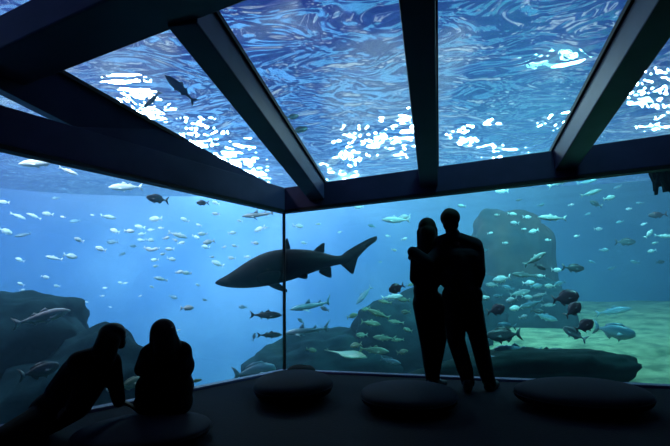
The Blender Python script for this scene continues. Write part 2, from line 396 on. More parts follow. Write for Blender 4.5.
#--MORE--
# ------------------------------------------------------------------ rocks
def rock(name, label, cx, cy, dep, wx, hy, deep, m, seed, rough=.28, floor_to=None, rot=0, taper=0, boxy=1, freq=1.0):
    """a boulder at (cx, cy) in the view, at distance dep; wx/hy half sizes in view units turned into metres"""
    c = at(cx, cy, dep); k = dep/F
    bm = bmesh.new(); bmesh.ops.create_icosphere(bm, subdivisions=5, radius=1)
    sx, sz = wx*k, hy*k
    for q in bm.verts:
        n = q.co.normalized(); s = n*1.0 + Vector((seed*3.1, seed*1.7, seed*.9))
        d = 1 + rough*noise.noise(s*1.3*freq)*1.2 + rough*.5*noise.noise(s*3.1*freq) + rough*.22*noise.noise(s*7*freq)
        p = Vector((math.copysign(abs(n.x)**boxy, n.x)*sx*(1+taper*n.z), n.y*deep, math.copysign(abs(n.z)**boxy, n.z)*sz))*d
        if rot: p = Matrix.Rotation(rot, 3, 'Y') @ p
        if floor_to is not None and p.z < 0:
            p.z = p.z*((c.z-floor_to)/max(sz, .01)); w_ = 1+.25*min(1, -p.z/max(.3, c.z-floor_to)); p.x *= w_; p.y *= w_
        q.co = p
    o = obj(name, bm, m, loc=c, smooth=True)
    az = math.atan2(c.x, c.y); o.rotation_euler = (0, 0, -az)
    return tag(o, label, 'rock')
rock('reef_rock', 'big dark round-topped reef rock filling the lower left corner behind the left pane', 12, 350, 6.2, 84, 58, .9, M['rock'], 1, floor_to=-3.6, rough=.22)
rock('reef_rock', 'dark reef rock seen behind and between the two seated women', 85, 400, 5.9, 78, 62, .9, M['rock'], 2, floor_to=-3.6, rough=.25)
rock('reef_rock', 'low dark reef slope just right of the corner joint, under the blue-grey shark', 335, 370, 8.6, 74, 40, .9, M['rock'], 3, floor_to=-.9)
rock('reef_rock', 'wide dark reef bank behind the standing couple with pale fish over it', 425, 352, 8.8, 84, 64, 1.0, M['rock'], 4, floor_to=-.9)
rock('rock_tower', 'tall mushroom-topped rock tower rising right of the standing man', 511, 260, 11.5, 37, 50, .9, M['rockbrown'], 5, floor_to=-.9, rough=.2, boxy=.85, taper=.22)
rock('reef_rock', 'dark reef hump at the foot of the tall rock tower', 512, 306, 10.2, 62, 30, .7, M['rock'], 6, floor_to=-.9)
rock('rock_slab', 'dark flat wedge of rock lying on the sand right of the man\'s legs', 508, 374, 6.0, 100, 24, .5, M['rockdark'], 7, floor_to=-.6, rough=.2, rot=R(-7))
rock('sand_mound', 'pale low sandy mound at the lower right behind the right pane', 655, 372, 7.4, 95, 32, 1.2, M['sand'], 8, floor_to=-.6, rough=.18)
# weed clump by the header, right edge
bm = bmesh.new(); rw = random.Random(3)
for i in range(110):
    x = 643+rw.random()**1.1*50; dep = 5.2+rw.random()*.5; top = at(x, 150-(x-650)*.14, dep); L_ = rw.uniform(.25, .58)*(1 if x > 654 else .5)
    prev = None
    for s_ in range(5):
        t = s_/4; c = top + Vector((.06*math.sin(i+t*3), .05*math.cos(i*2+t*2), -L_*t)); r_ = .034*(1-.6*t)+.006
        ring = [bm.verts.new(c+Vector((r_*math.cos(a*math.pi/3), r_*math.sin(a*math.pi/3), 0))) for a in range(6)]
        if prev:
            for a in range(6): bm.faces.new((prev[a], prev[(a+1) % 6], ring[(a+1) % 6], ring[a]))
        else: bm.faces.new(ring)
        prev = ring
    bm.faces.new(list(reversed(prev)))
tag(obj('weed_clump', bm, M['rockdark'], smooth=True), 'ragged black weed clump hanging under the header at the right edge', 'weed')

# ------------------------------------------------------------------ fish
def tube_body(bm, prof, bend, nseg=12):
    """prof: (x, top z, bottom z, half width) from nose to tail root, nose at +x"""
    rings = []
    for x, zt, zb, hw in prof:
        cz, rz_ = (zt+zb)/2, (zt-zb)/2
        rings.append([bm.verts.new((x, hw*math.sin(2*math.pi*i/nseg), cz+rz_*math.cos(2*math.pi*i/nseg))) for i in range(nseg)])
    for a, b in zip(rings, rings[1:]):
        for i in range(nseg): bm.faces.new((a[i], a[(i+1) % nseg], b[(i+1) % nseg], b[i]))
    bm.faces.new(rings[0]); bm.faces.new(list(reversed(rings[-1])))
def fin(bm, pts, y=0, th=.008, lean=0, edge=.25):
    """a thin tapered fin plate; pts (x, z); lean pushes it sideways with distance from the first point"""
    cx = sum(p[0] for p in pts)/len(pts); cz = sum(p[1] for p in pts)/len(pts)
    z0 = pts[0][1]
    A = [bm.verts.new((x, y+lean*abs(z-z0)+th*edge, z)) for x, z in pts]; B = [bm.verts.new((x, y+lean*abs(z-z0)-th*edge, z)) for x, z in pts]
    ca = bm.verts.new((cx, y+lean*abs(cz-z0)+th, cz)); cb = bm.verts.new((cx, y+lean*abs(cz-z0)-th, cz)); N = len(pts)
    for i in range(N):
        j = (i+1) % N
        bm.faces.new((A[i], A[j], ca)); bm.faces.new((B[j], B[i], cb)); bm.faces.new((A[i], B[i], B[j], A[j]))
def bream(bm, h=.36):
    a = h/2
    tube_body(bm, [(.50, .012, -.02, .006), (.47, .10*a/.18, -.05, .03), (.40, .75*a, -.55*a, .055), (.28, .98*a, -.9*a, .07), (.12, 1.0*a, -1.0*a, .072), (-.04, .85*a, -.85*a, .058), (-.18, .5*a, -.52*a, .035), (-.27, .22*a, -.24*a, .018), (-.33, .17*a, -.19*a, .010)], 0)
    fin(bm, [(-.31, .02), (-.40, .14), (-.50, .20), (-.44, .06), (-.42, 0), (-.44, -.06), (-.50, -.20), (-.40, -.14), (-.31, -.03)])
    fin(bm, [(.28, .9*a), (.18, a+.05), (-.02, a+.03), (-.18, .5*a+.05), (-.2, .4*a), (.1, .8*a)])
    fin(bm, [(.0, -.8*a), (-.06, -a-.045), (-.18, -.5*a-.04), (-.19, -.4*a)])
    fin(bm, [(.22, -.85*a), (.14, -a-.07), (.1, -.85*a)])
    for s in (-1, 1): fin(bm, [(.27, -.02), (.14, .0), (.10, -.08), (.2, -.09)], y=s*.07, lean=s*.5)
def slim(bm, h=.22):
    a = h/2
    tube_body(bm, [(.50, .005, -.015, .005), (.46, .03, -.03, .022), (.38, .7*a, -.6*a, .042), (.24, a, -.95*a, .055), (.06, .98*a, -a, .055), (-.12, .7*a, -.75*a, .04), (-.26, .34*a, -.38*a, .022), (-.36, .15*a, -.17*a, .010)], 0)
    fin(bm, [(-.34, .01), (-.42, .08), (-.50, .13), (-.45, .03), (-.44, 0), (-.45, -.03), (-.50, -.13), (-.42, -.08), (-.34, -.015)])
    fin(bm, [(.14, .95*a), (.08, a+.06), (.0, a+.02), (-.04, .8*a)])
    fin(bm, [(-.06, .75*a), (-.12, .7*a+.045), (-.22, .4*a)]); fin(bm, [(-.08, -.75*a), (-.13, -.7*a-.045), (-.22, -.42*a)])
    fin(bm, [(.12, -.9*a), (.05, -a-.05), (.03, -.9*a)])
    for s in (-1, 1): fin(bm, [(.27, -.02), (.14, -.02), (.08, -.07), (.2, -.06)], y=s*.05, lean=s*.6)
def disc(bm): bream(bm, .54)
def small_shark(bm):
    tube_body(bm, [(.50, .01, -.005, .01), (.45, .035, -.02, .045), (.36, .065, -.045, .06), (.22, .08, -.065, .062), (.05, .07, -.06, .052), (-.12, .048, -.045, .034), (-.27, .028, -.03, .02), (-.36, .02, -.022, .012), (-.46, .035, .01, .006)], 0)
    fin(bm, [(.16, .07), (.06, .17), (.03, .15), (.03, .065)]); fin(bm, [(-.14, .04), (-.21, .10), (-.24, .09), (-.22, .03)])
    fin(bm, [(-.35, .01), (-.46, .12), (-.52, .19), (-.50, .12), (-.44, .01), (-.45, -.07), (-.41, -.06)])
    fin(bm, [(-.2, -.03), (-.27, -.08), (-.28, -.03)])
    for s in (-1, 1): fin(bm, [(.26, -.03), (.12, -.09), (.08, -.11), (.14, -.04)], y=s*.05, lean=s*1.6, th=.012)
def ray_fish(bm):
    tube_body(bm, [(.5, .01, -.01, .01), (.42, .04, -.02, .12), (.28, .06, -.03, .27), (.12, .055, -.03, .33), (-.02, .04, -.02, .22), (-.12, .03, -.015, .08), (-.3, .015, -.01, .02), (-.5, .008, -.005, .006)], 0, 18)
    fin(bm, [(-.38, .0), (-.43, .05), (-.46, .0)])
BUILD = {'bream': bream, 'slim': slim, 'disc': disc, 'shark': small_shark, 'ray': ray_fish}
FM = {
 'pale': fish_mat('silvery_scales', (.85, .88, .88), (.97, .97, .95)),
 'grey': fish_mat('grey_scales', (.16, .20, .22), (.55, .60, .60)),
 'dark': fish_mat('dark_scales', (.025, .035, .04), (.10, .13, .14)),
 'blue': fish_mat('blue_grey_scales', (.10, .22, .30), (.30, .45, .50)),
 'maroon': fish_mat('maroon_scales', (.045, .008, .016), (.06, .012, .02)),
 'green': fish_mat('olive_scales', (.22, .30, .20), (.60, .66, .48)),
}
FISH_MESH = {}
def fish_mesh(kind, bend, m):
    key = (kind, bend, m)
    if key not in FISH_MESH:
        bm = bmesh.new(); BUILD[kind](bm)
        for q in bm.verts:                                              # a swimming curve
            q.co.y += bend*.5*(q.co.x-.1)**2*(1 if q.co.x < .1 else -.3)
        bmesh.ops.recalc_face_normals(bm, faces=bm.faces)
        me = bpy.data.meshes.new(kind); bm.to_mesh(me); bm.free(); me.materials.append(FM[m])
        for p in me.polygons: p.use_smooth = True
        FISH_MESH[key] = me
    return FISH_MESH[key]
NAMES = {'bream': 'sea_bream', 'slim': 'slim_fish', 'disc': 'maroon_fish', 'shark': 'small_shark', 'ray': 'ray'}
rf = random.Random(11)
def fish(x, y, ln, kind, m, face, dep, label, group=None, pitch=0, yaw=None, cat='fish', name=None):
    p = at(x, y, dep); L_ = ln*dep/F
    if yaw is None: yaw = rf.uniform(-28, 28)
    L_ /= max(.5, math.cos(R(yaw)))
    bend = rf.choice((-1, -.4, .4, 1)) if kind in ('slim', 'shark') else rf.choice((-.5, .3, .6))
    o = bpy.data.objects.new(name or NAMES[kind], fish_mesh(kind, bend, m)); COL.objects.link(o)
    az = -math.atan2(p.x, p.y)
    base = az if face > 0 else az+math.pi
    o.rotation_mode = 'XYZ'
    o.rotation_euler = (R(rf.uniform(-12, 12)), -R(pitch), base+R(yaw)*face)
    o.scale = (L_, L_, L_); o.location = p
    tag(o, label, cat, group)
    return o

# fish one can single out: x, y, length, kind, scales, facing, distance, label, pitch
SINGLE = [
 (40, 163, 36, 'slim', 'pale', -1, 7.0, 'long bright white fish at the top left of the left window, just under the header', -12),
 (68, 171, 18, 'slim', 'pale', 1, 7.4, 'faint white fish at the tail of the long white fish, top left', -14),
 (126, 187, 32, 'slim', 'pale', -1, 8.5, 'blurred pale slim fish below the left header, left of the dark outlined bream', -6),
 (158, 199, 22, 'bream', 'dark', -1, 6.5, 'dark bream with pale outline in upper middle of the left window', 2),
 (203, 203, 13, 'bream', 'dark', -1, 7.0, 'small dark bream right of the outlined bream, under the left header', 0),
 (259, 215, 34, 'shark', 'grey', -1, 8.0, 'slender grey shark tucked under the header beside the corner joint', -2),
 (42, 317, 50, 'slim', 'pale', 1, 4.9, 'long curved pale fish over the dark reef at far left', 14),
 (39, 371, 36, 'bream', 'dark', 1, 4.6, 'dark bream with bright tail low at far left, above the leaning woman\'s back', 10),
 (48, 321, 6, 'bream', 'pale', 1, 4.9, 'tiny white fish just under the long curved fish at far left', 0),
 (187, 308, 13, 'bream', 'pale', 1, 7.0, 'single pale bream above the right-hand seated woman\'s shoulder, clear of the school', 0),
 (130, 384, 26, 'bream', 'green', 1, 4.9, 'green-grey bream seen in the gap between the two seated women', 15),
 (195, 381, 14, 'slim', 'green', 1, 5.3, 'green-grey fish just right of the right-hand seated woman', 8),
 (108, 391, 6, 'bream', 'pale', -1, 4.7, 'small bright fish under the leaning woman\'s arm', 50),
 (254, 372, 44, 'bream', 'blue', 1, 6.8, 'bulky blue-grey fish low beside the foot of the corner joint', 4),
 (266, 315, 32, 'slim', 'dark', 1, 7.3, 'upper of two slim dark fish left of the corner joint below the big shark', -2),
 (270, 335, 24, 'slim', 'dark', 1, 7.1, 'lower of two slim dark fish left of the corner joint', 0),
 (254, 337, 8, 'bream', 'blue', 1, 7.3, 'little blue fish behind the tail of the lower slim dark fish', 70),
 (312, 306, 44, 'shark', 'blue', -1, 7.9, 'hazy blue-grey shark with raised tail right of the corner, under the big shark', -8),
 (306, 331, 44, 'shark', 'blue', -1, 7.5, 'slender hazy shark low right of the corner, above the pale ray', -6),
 (301, 321, 8, 'bream', 'blue', -1, 7.8, 'small blurred blue fish between the two hazy sharks', 30),
 (364, 295, 24, 'slim', 'blue', -1, 9.6, 'slim dark blue fish pointing steeply down between shark tail and reef', -48),
 (397, 288, 17, 'disc', 'maroon', -1, 6.6, 'dark maroon fish left of the standing woman\'s arm', -22),
 (345, 354, 44, 'ray', 'green', 1, 7.2, 'pale green ray gliding over the reef right of the corner', -8),
 (374, 350, 30, 'slim', 'green', 1, 7.1, 'pale slim fish right above the pale ray', -6),
 (390, 361, 22, 'slim', 'blue', 1, 7.0, 'faint slim fish low over the reef left of the couple\'s legs', -10),
 (311, 350, 11, 'bream', 'green', 1, 7.0, 'small pale fish left of the pale ray, near the corner joint', -12),
 (392, 297, 22, 'slim', 'pale', 1, 7.6, 'slim pale fish right under the maroon fish by the woman', 4),
 (396, 220, 28, 'slim', 'pale', -1, 8.0, 'long pale fish high between shark tail and the woman\'s head', 4),
 (552, 218, 26, 'slim', 'pale', -1, 6.2, 'bright silvery fish in front of the right side of the rock tower', 8),
 (535, 259, 24, 'slim', 'pale', 1, 6.0, 'bright white fish tilted upwards below the rock tower', 30),
 (540, 267, 11, 'bream', 'dark', 1, 6.2, 'small dark fish beneath the tilted white fish', -30),
 (573, 268, 20, 'bream', 'dark', 1, 7.0, 'dark oval bream right of the tilted white fish', -8),
 (496, 310, 18, 'disc', 'maroon', 1, 6.2, 'maroon fish right beside the standing man\'s thigh', 14),
 (565, 298, 26, 'disc', 'maroon', 1, 6.0, 'largest maroon fish, topmost of the group of three at right', 6),
 (573, 310, 20, 'disc', 'maroon', 1, 5.8, 'middle maroon fish, tilted up under the largest one', 40),
 (584, 326, 20, 'disc', 'maroon', 1, 5.6, 'lowest maroon fish, just above the tilted grey bream', 24),
 (575, 334, 24, 'bream', 'grey', -1, 6.0, 'grey bream with pale belly below the lowest maroon fish', 30),
 (613, 331, 38, 'bream', 'blue', 1, 6.2, 'large blue bream swimming right over the sand', -12),
 (613, 311, 32, 'slim', 'blue', 1, 9.0, 'hazy slim blue fish above the large blue bream', 8),
 (505, 335, 34, 'bream', 'dark', -1, 6.0, 'dark grey bream over the bright sand strip right of the man\'s knees', -4),
 (518, 351, 46, 'slim', 'blue', -1, 6.0, 'long blue-grey fish over the dark wedge rock', 6),
 (545, 354, 40, 'slim', 'dark', 1, 6.2, 'dark slim fish right of the long blue-grey one on the wedge rock', 12),
 (507, 364, 44, 'slim', 'blue', -1, 5.8, 'long slim fish low beside the man\'s shins', 16),
 (507, 326, 18, 'bream', 'blue', -1, 6.6, 'blue bream between the man\'s knee and the bright sand strip', 8),
 (483, 298, 13, 'bream', 'pale', 1, 6.4, 'round pale fish touching the outline of the man\'s hip', 0),
 (502, 279, 18, 'bream', 'pale', -1, 7.2, 'pale round-bellied bream right of the man\'s elbow', -10),
 (560, 182, 22, 'slim', 'pale', 1, 7.5, 'slim silver fish right under the right header, over open water', 16),
 (587, 182, 18, 'slim', 'blue', 1, 9.0, 'hazy slim fish right of the silver one under the right header', 4),
 (591, 193, 20, 'slim', 'grey', 1, 7.5, 'slim grey fish with pale back, upper right of the tower', 14),
 (609, 198, 11, 'bream', 'pale', 1, 7.0, 'bright white fish in the upper right open water', 10),
 (596, 204, 12, 'bream', 'dark', -1, 8.0, 'small dark fish below the slim grey fish at upper right', 30),
 (649, 234, 10, 'bream', 'pale', 1, 7.0, 'bright little fish near the right edge, head down', 45),
 (664, 236, 16, 'slim', 'pale', 1, 7.5, 'pale slim fish at the very right edge', -8),
 (658, 215, 16, 'bream', 'maroon', -1, 8.5, 'dark reddish fish at right edge below the weed clump', 0),
 (625, 242, 18, 'bream', 'dark', 1, 9.0, 'dark hazy bream in the deep blue water at right', -6),
 (474, 270, 7, 'bream', 'pale', 1, 6.6, 'small white fish seen between the man\'s arm and body', 0),
 (180, 88, 38, 'slim', 'blue', -1, 5.6, 'larger dark fish overhead in the first roof pane', 0),
 (152, 100, 24, 'slim', 'blue', -1, 5.8, 'smaller dark fish overhead, left of the larger one', 0),
 (142, 119, 26, 'slim', 'blue', -1, 6.2, 'dark fish overhead by the lower edge of the first roof pane', 0),
 (299, 130, 18, 'bream', 'dark', 1, 7.5, 'dark fish overhead beside the rafter in the second roof pane', 0),
 (292, 117, 14, 'bream', 'dark', 1, 7.8, 'small dark fish overhead, upper of two beside the rafter', 10),
]
POSE = {58: 0}
for i, (x, y, ln, kd, m, fc_, dep, lb, pt) in enumerate(SINGLE):
    cat = 'shark' if kd == 'shark' else 'ray' if kd == 'ray' else 'fish'
    if y < 140:                                                        # overhead fish hang below the surface, seen from beneath
        dep = min(dep, (SURF_Z-.35-CAM_H)/((ray(x, y)/F).z))
        fish(x, y, ln, kd, m, fc_, dep, lb, pitch={180: 40, 152: -50, 142: 22}.get(x, 15)*1.0, yaw=10, cat=cat)
    else:
        fish(x, y, ln, kd, m, fc_, dep, lb, pitch=pt, cat=cat, yaw=rf.uniform(-18, 18), name='ray' if kd == 'ray' else None)

# schools: fish nothing tells apart, one label per school
def school(label, group, pts, m='pale', kinds=('bream',), d0=7.5, d1=10.5, faces=(-1, -1, 1)):
    for t in pts:
        x, y, ln = t[:3]; mm = t[3] if len(t) > 3 else m
        dep = rf.uniform(d0, d1)
        fish(x, y, ln, 'slim' if ln > 13 else rf.choice(kinds), mm, rf.choice(faces), dep, label, group, pitch=rf.uniform(-22, 22), name='small_fish')
school('small pale fish in the loose school near the left edge of the left window', 'school at far left',
 [(4, 202, 10), (18, 216, 14), (34, 216, 14), (48, 214, 10), (63, 217, 5), (5, 231, 13), (23, 235, 15, 'blue'), (20, 260, 9), (54, 258, 15), (70, 256, 13), (56, 198, 8, 'blue'), (75, 221, 10, 'blue'), (92, 215, 4), (79, 240, 9), (45, 277, 8), (21, 284, 7), (57, 286, 6), (22, 290, 5)])
school('small pale fish in the dense school in the middle of the left window', 'school mid left window',
 [(108, 217, 15), (156, 219, 13), (161, 228, 6), (140, 227, 10), (151, 230, 7), (115, 231, 10), (129, 231, 10), (142, 234, 8), (141, 240, 7), (150, 240, 8), (178, 235, 19), (175, 240, 6), (181, 243, 8), (101, 249, 11), (113, 242, 11, 'blue'), (148, 249, 10), (156, 249, 8), (170, 249, 9), (155, 260, 8), (171, 259, 9), (156, 266, 6), (185, 220, 9), (166, 238, 7), (134, 246, 8, 'blue'), (122, 254, 7, 'blue'), (163, 254, 6)])
school('small white fish in the bright school above the shark\'s snout', 'school above shark snout',
 [(196, 237, 8), (203, 234, 10), (209, 242, 12), (206, 247, 9), (232, 233, 9), (224, 247, 5), (235, 246, 7), (260, 229, 12), (255, 243, 8), (266, 228, 5), (232, 258, 8), (247, 257, 7), (212, 257, 5), (218, 264, 13), (216, 203, 8), (216, 214, 8), (240, 221, 6), (199, 225, 6)])
school('tiny pale fish scattered low in the left window, above the seated women', 'specks above the seated women',
 [(121, 283, 6), (105, 288, 5), (179, 272, 8), (187, 273, 9), (102, 296, 5), (110, 307, 4), (126, 283, 4), (161, 279, 14), (173, 297, 9, 'blue'), (179, 330, 4), (140, 296, 4), (205, 300, 6, 'blue'), (87, 302, 4), (243, 307, 9, 'blue'), (152, 287, 5), (198, 285, 5)])
school('small pale fish high between the corner joint and the standing woman', 'fish high right of the corner',
 [(298, 226, 11), (304, 243, 7), (405, 217, 12), (359, 207, 10), (318, 224, 6), (340, 232, 5), (394, 250, 6), (380, 262, 5, 'blue'), (350, 262, 6, 'blue'), (388, 236, 6), (372, 226, 8, 'blue'), (404, 239, 7), (325, 309, 10, 'blue')])
school('pale green fish in the school hanging over the reef left of the couple', 'school over the reef bank',
 [(385, 302, 14), (379, 314, 24), (370, 323, 22), (396, 322, 16), (384, 338, 22), (404, 300, 12), (406, 312, 10), (362, 335, 12), (398, 340, 14), (352, 316, 12), (408, 330, 10), (366, 309, 10), (410, 285, 8), (356, 345, 12), (402, 352, 12)], m='green', d0=6.6, d1=7.5)
school('small pale fish scattered in front of the rock tower', 'fish before the rock tower',
 [(462, 206, 8), (502, 191, 13), (519, 200, 6, 'dark'), (512, 214, 9), (527, 217, 8), (515, 223, 9), (524, 229, 5), (534, 231, 10), (490, 233, 6), (497, 215, 5), (541, 205, 7, 'blue'), (486, 250, 6, 'blue'), (505, 243, 6), (548, 240, 6)], d0=7, d1=10)
school('grey and silver fish in the crowded school right of the man, under the tower', 'crowded school under the tower',
 [(524, 275, 22, 'grey'), (541, 276, 8), (528, 283, 12), (519, 293, 22, 'grey'), (532, 304, 24, 'blue'), (540, 295, 15, 'grey'), (523, 317, 9), (545, 317, 24, 'blue'), (556, 270, 10), (512, 300, 12), (536, 286, 12, 'blue'), (550, 286, 10), (492, 285, 12, 'grey'), (508, 288, 12, 'blue'), (548, 305, 14, 'grey'), (560, 283, 10, 'blue'), (516, 308, 12), (527, 297, 10), (498, 296, 9, 'blue'), (537, 311, 12, 'grey')], d0=6.3, d1=8.5)
school('little fish far off in the deep blue open water at right', 'fish in the open water at right',
 [(598, 229, 8), (644, 224, 6), (652, 251, 8), (604, 250, 9, 'blue'), (620, 222, 7, 'blue'), (577, 236, 6), (588, 214, 6, 'blue'), (635, 262, 8, 'blue'), (612, 268, 8, 'blue'), (640, 203, 7, 'blue'), (660, 262, 8, 'dark'), (592, 262, 6, 'blue'), (571, 205, 6), (655, 243, 6), (629, 209, 6), (618, 187, 8, 'blue')], d0=8, d1=12)

# ------------------------------------------------------------------ the big shark
SD = 6.95; SO = at(300, 266, SD)
def sp(x, y): return ((300-x)*SD/F*-1, (266-y)*SD/F)                    # view units -> metres in the shark's own plane
bm = bmesh.new()
secs = [(216.6, 280.6, 281.8, .02), (220, 277.6, 283.6, .10), (230, 273.2, 286.2, .17), (245, 262, 287.2, .25), (260, 253.4, 286.4, .29), (275, 249, 284, .31), (290, 248.6, 280.5, .29), (305, 249.3, 275.5, .25), (313, 250.5, 272.5, .22), (323, 252.5, 269.5, .17), (334, 256.4, 266.2, .11), (341, 256.8, 265.2, .08), (350, 252.5, 263.5, .05), (362, 245.5, 253.5, .025), (374, 238.5, 244, .012)]
NS = 24; rings = []
for x, yt, yb, hw in secs:
    X, zt = sp(x, yt); _, zb = sp(x, yb); cz, rr = (zt+zb)/2, (zt-zb)/2
    rings.append([bm.verts.new((X, hw*math.copysign(abs(math.sin(2*math.pi*i/NS))**.9, math.sin(2*math.pi*i/NS)), cz+rr*math.cos(2*math.pi*i/NS))) for i in range(NS)])
for a, b in zip(rings, rings[1:]):
    for i in range(NS): bm.faces.new((a[i], a[(i+1) % NS], b[(i+1) % NS], b[i]))
bm.faces.new(rings[0]); bm.faces.new(list(reversed(rings[-1])))
def sfin(pts, th=.03, y=0, lean=0): fin(bm, [sp(*p) for p in pts], y=y, th=th, lean=lean, edge=.2)
sfin([(281, 251), (283.5, 245), (286.6, 236.4), (288.5, 237.5), (289.5, 244), (292.5, 251)])
sfin([(310, 254), (316, 247.8), (324.8, 241.5), (325.8, 244), (324.3, 249), (326.5, 255)])
sfin([(338, 257), (352, 248.4), (366, 241), (379, 235), (380, 237.5), (378.8, 242.6), (375, 242), (367, 250.5), (357, 259.5), (355, 266), (354, 276.8), (350.5, 275.5), (345, 269.5), (338.5, 264.8)], th=.03)
sfin([(314, 270.5), (322, 275.5), (331.3, 279.8), (332, 277), (331, 270), (333, 265.5)])
sfin([(293, 276), (299, 277.5), (307.5, 279.8), (307.8, 276), (308, 272)], y=-.1, lean=-.4)
sfin([(293, 276), (299, 277.5), (307.5, 279.8), (307.8, 276), (308, 272)], y=.1, lean=.4)
sfin([(262, 274), (271, 277), (284, 285), (288, 291), (283, 291), (272, 287), (264, 283)], y=.24, lean=1.6)
sfin([(257, 281), (259, 275), (266, 272.5), (281, 271), (283, 273), (280, 284), (266, 286)], y=-.27, lean=-.35, th=.04)
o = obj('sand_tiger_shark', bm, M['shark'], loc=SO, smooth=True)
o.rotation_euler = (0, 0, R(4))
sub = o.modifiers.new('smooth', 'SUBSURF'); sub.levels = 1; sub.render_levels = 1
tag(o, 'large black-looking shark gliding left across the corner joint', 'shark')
for s in (-1, 1):
    bm = bmesh.new(); bmesh.ops.create_uvsphere(bm, u_segments=12, v_segments=8, radius=.02)
    X, Z = sp(231, 278.5); e_ = obj('eye', bm, M['eye'], parent=o, loc=(X, s*.155, Z), smooth=True)

# ------------------------------------------------------------------ floor cushions and bundle
def cushion(cx, cy, dep, hw, hd, top, label, seed, lift=0):
    c = at(cx, cy, dep); bm = bmesh.new(); bmesh.ops.create_uvsphere(bm, u_segments=48, v_segments=24, radius=1)
    for q in bm.verts:
        n = q.co.copy(); r2 = min(1, math.hypot(n.x, n.y))
        zz = math.copysign(abs(n.z)**.75, n.z)
        d = 1+.05*noise.noise(Vector((n.x*1.3+seed, n.y*1.3, seed)))
        q.co = Vector((n.x*hw*d, n.y*hd*d, (zz*.5+.5)*top if zz > 0 else max(0, zz*.5+.5)*top))
    o = empty('floor_cushion', (c.x, c.y, 0)); tag(o, label, 'cushion', None)
    b = obj('cover', bm, M['cushion'], parent=o, smooth=True)
    # piped seam round the widest line
    bm = bmesh.new(); N = 64; pr = []
    for i in range(N):
        a = 2*math.pi*i/N; nx_, ny_ = math.cos(a), math.sin(a)
        d = 1+.05*noise.noise(Vector((nx_*1.3+seed, ny_*1.3, seed)))
        cc = Vector((nx_*hw*d, ny_*hd*d, .5*top)); out = Vector((nx_, ny_, 0))
        pr.append([bm.verts.new(cc+out*.006*math.cos(t*math.pi/3)+Vector((0, 0, .006*math.sin(t*math.pi/3)))) for t in range(6)])
    for i in range(N):
        for t in range(6): bm.faces.new((pr[i][t], pr[(i+1) % N][t], pr[(i+1) % N][(t+1) % 6], pr[i][(t+1) % 6]))
    obj('seam', bm, M['cushion'], parent=o, smooth=True)
    return o
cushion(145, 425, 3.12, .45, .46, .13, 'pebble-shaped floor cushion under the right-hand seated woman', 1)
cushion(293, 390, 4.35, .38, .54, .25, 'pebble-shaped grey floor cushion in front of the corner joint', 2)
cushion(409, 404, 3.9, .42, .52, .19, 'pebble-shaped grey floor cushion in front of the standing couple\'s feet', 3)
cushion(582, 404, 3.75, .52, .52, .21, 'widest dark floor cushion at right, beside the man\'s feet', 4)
# small dark bundle in the corner
bp_ = onz(304, 377); bm = bmesh.new(); bmesh.ops.create_uvsphere(bm, u_segments=24, v_segments=16, radius=1)
for q in bm.verts:
    n = q.co.copy()
    d = 1+.10*noise.noise(n*2.2)
    q.co = Vector((math.copysign(abs(n.x)**.7, n.x)*.17*d, n.y*.13*d, max(-1, math.copysign(abs(n.z)**.7, n.z)*d)*.09+.09))
o = empty('shoulder_bag', (bp_.x-.02, bp_.y-.25, 0), R(-18)); tag(o, 'small black bag lying on the floor behind the corner cushion', 'bag')
obj('bag_body', bm, M['black_cloth'], parent=o, smooth=True)
bm = bmesh.new(); prev = None
for i in range(17):
    a = math.pi*i/16; c = Vector((.12*math.cos(a), -.02, .13+.05*math.sin(a))); r_ = .008
    ring = [bm.verts.new(c+Vector((r_*math.cos(t*math.pi/3)*math.cos(a), r_*math.sin(t*math.pi/3), r_*math.cos(t*math.pi/3)*math.sin(a)))) for t in range(6)]
    if prev:
        for t in range(6): bm.faces.new((prev[t], prev[(t+1) % 6], ring[(t+1) % 6], ring[t]))
    prev = ring
obj('strap', bm, M['black_cloth'], parent=o, smooth=True)

# ------------------------------------------------------------------ people
def add_cap(bm, p0, r0, p1, r1, n=14):
    p0, p1 = Vector(p0), Vector(p1); ax = p1-p0; L_ = ax.length
    if L_ < 1e-5: ax = Vector((0, 0, 1)); L_ = 1e-5
    q = ax.to_track_quat('Z', 'Y').to_matrix()
    prof = [(-r0*math.cos(a), r0*math.sin(a)) for a in (0.001, .35, .75, 1.15, math.pi/2)] + [(L_+r1*math.sin(a), r1*math.cos(a)) for a in (0, .45, .85, 1.2, 1.569)]
    rings = [[bm.verts.new(p0+q @ Vector((r*math.cos(2*math.pi*i/n), r*math.sin(2*math.pi*i/n), h))) for i in range(n)] for h, r in prof]
    for a, b in zip(rings, rings[1:]):
        for i in range(n): bm.faces.new((a[i], a[(i+1) % n], b[(i+1) % n], b[i]))
    bm.faces.new(list(reversed(rings[0]))); bm.faces.new(rings[-1])
def add_ell(bm, c, r, rot=None, n=20):
    m4 = Matrix.Translation(Vector(c)) @ (rot.to_4x4() if rot else Matrix.Identity(4)) @ Matrix.Diagonal((*r, 1))
    bmesh.ops.create_uvsphere(bm, u_segments=n, v_segments=n//2+2, radius=1, matrix=m4)
def blend(name, bm, m, parent, voxel=.008, smooth=4):
    """fuse overlapping volumes into ONE continuous skin"""
    me = bpy.data.meshes.new('tmp'); bm.to_mesh(me); bm.free(); t = bpy.data.objects.new('tmp', me); COL.objects.link(t)
    r = t.modifiers.new('r', 'REMESH'); r.mode = 'VOXEL'; r.voxel_size = voxel; r.use_smooth_shade = True
    s = t.modifiers.new('s', 'SMOOTH'); s.factor = .5; s.iterations = smooth
    dg = bpy.context.evaluated_depsgraph_get(); dg.update()
    out = bpy.data.meshes.new_from_object(t.evaluated_get(dg)); bpy.data.objects.remove(t); out.name = name; out.materials.clear()
    inv = Matrix.Translation(-Vector(parent.location)); out.transform(inv)
    return link(name, out, m, parent)
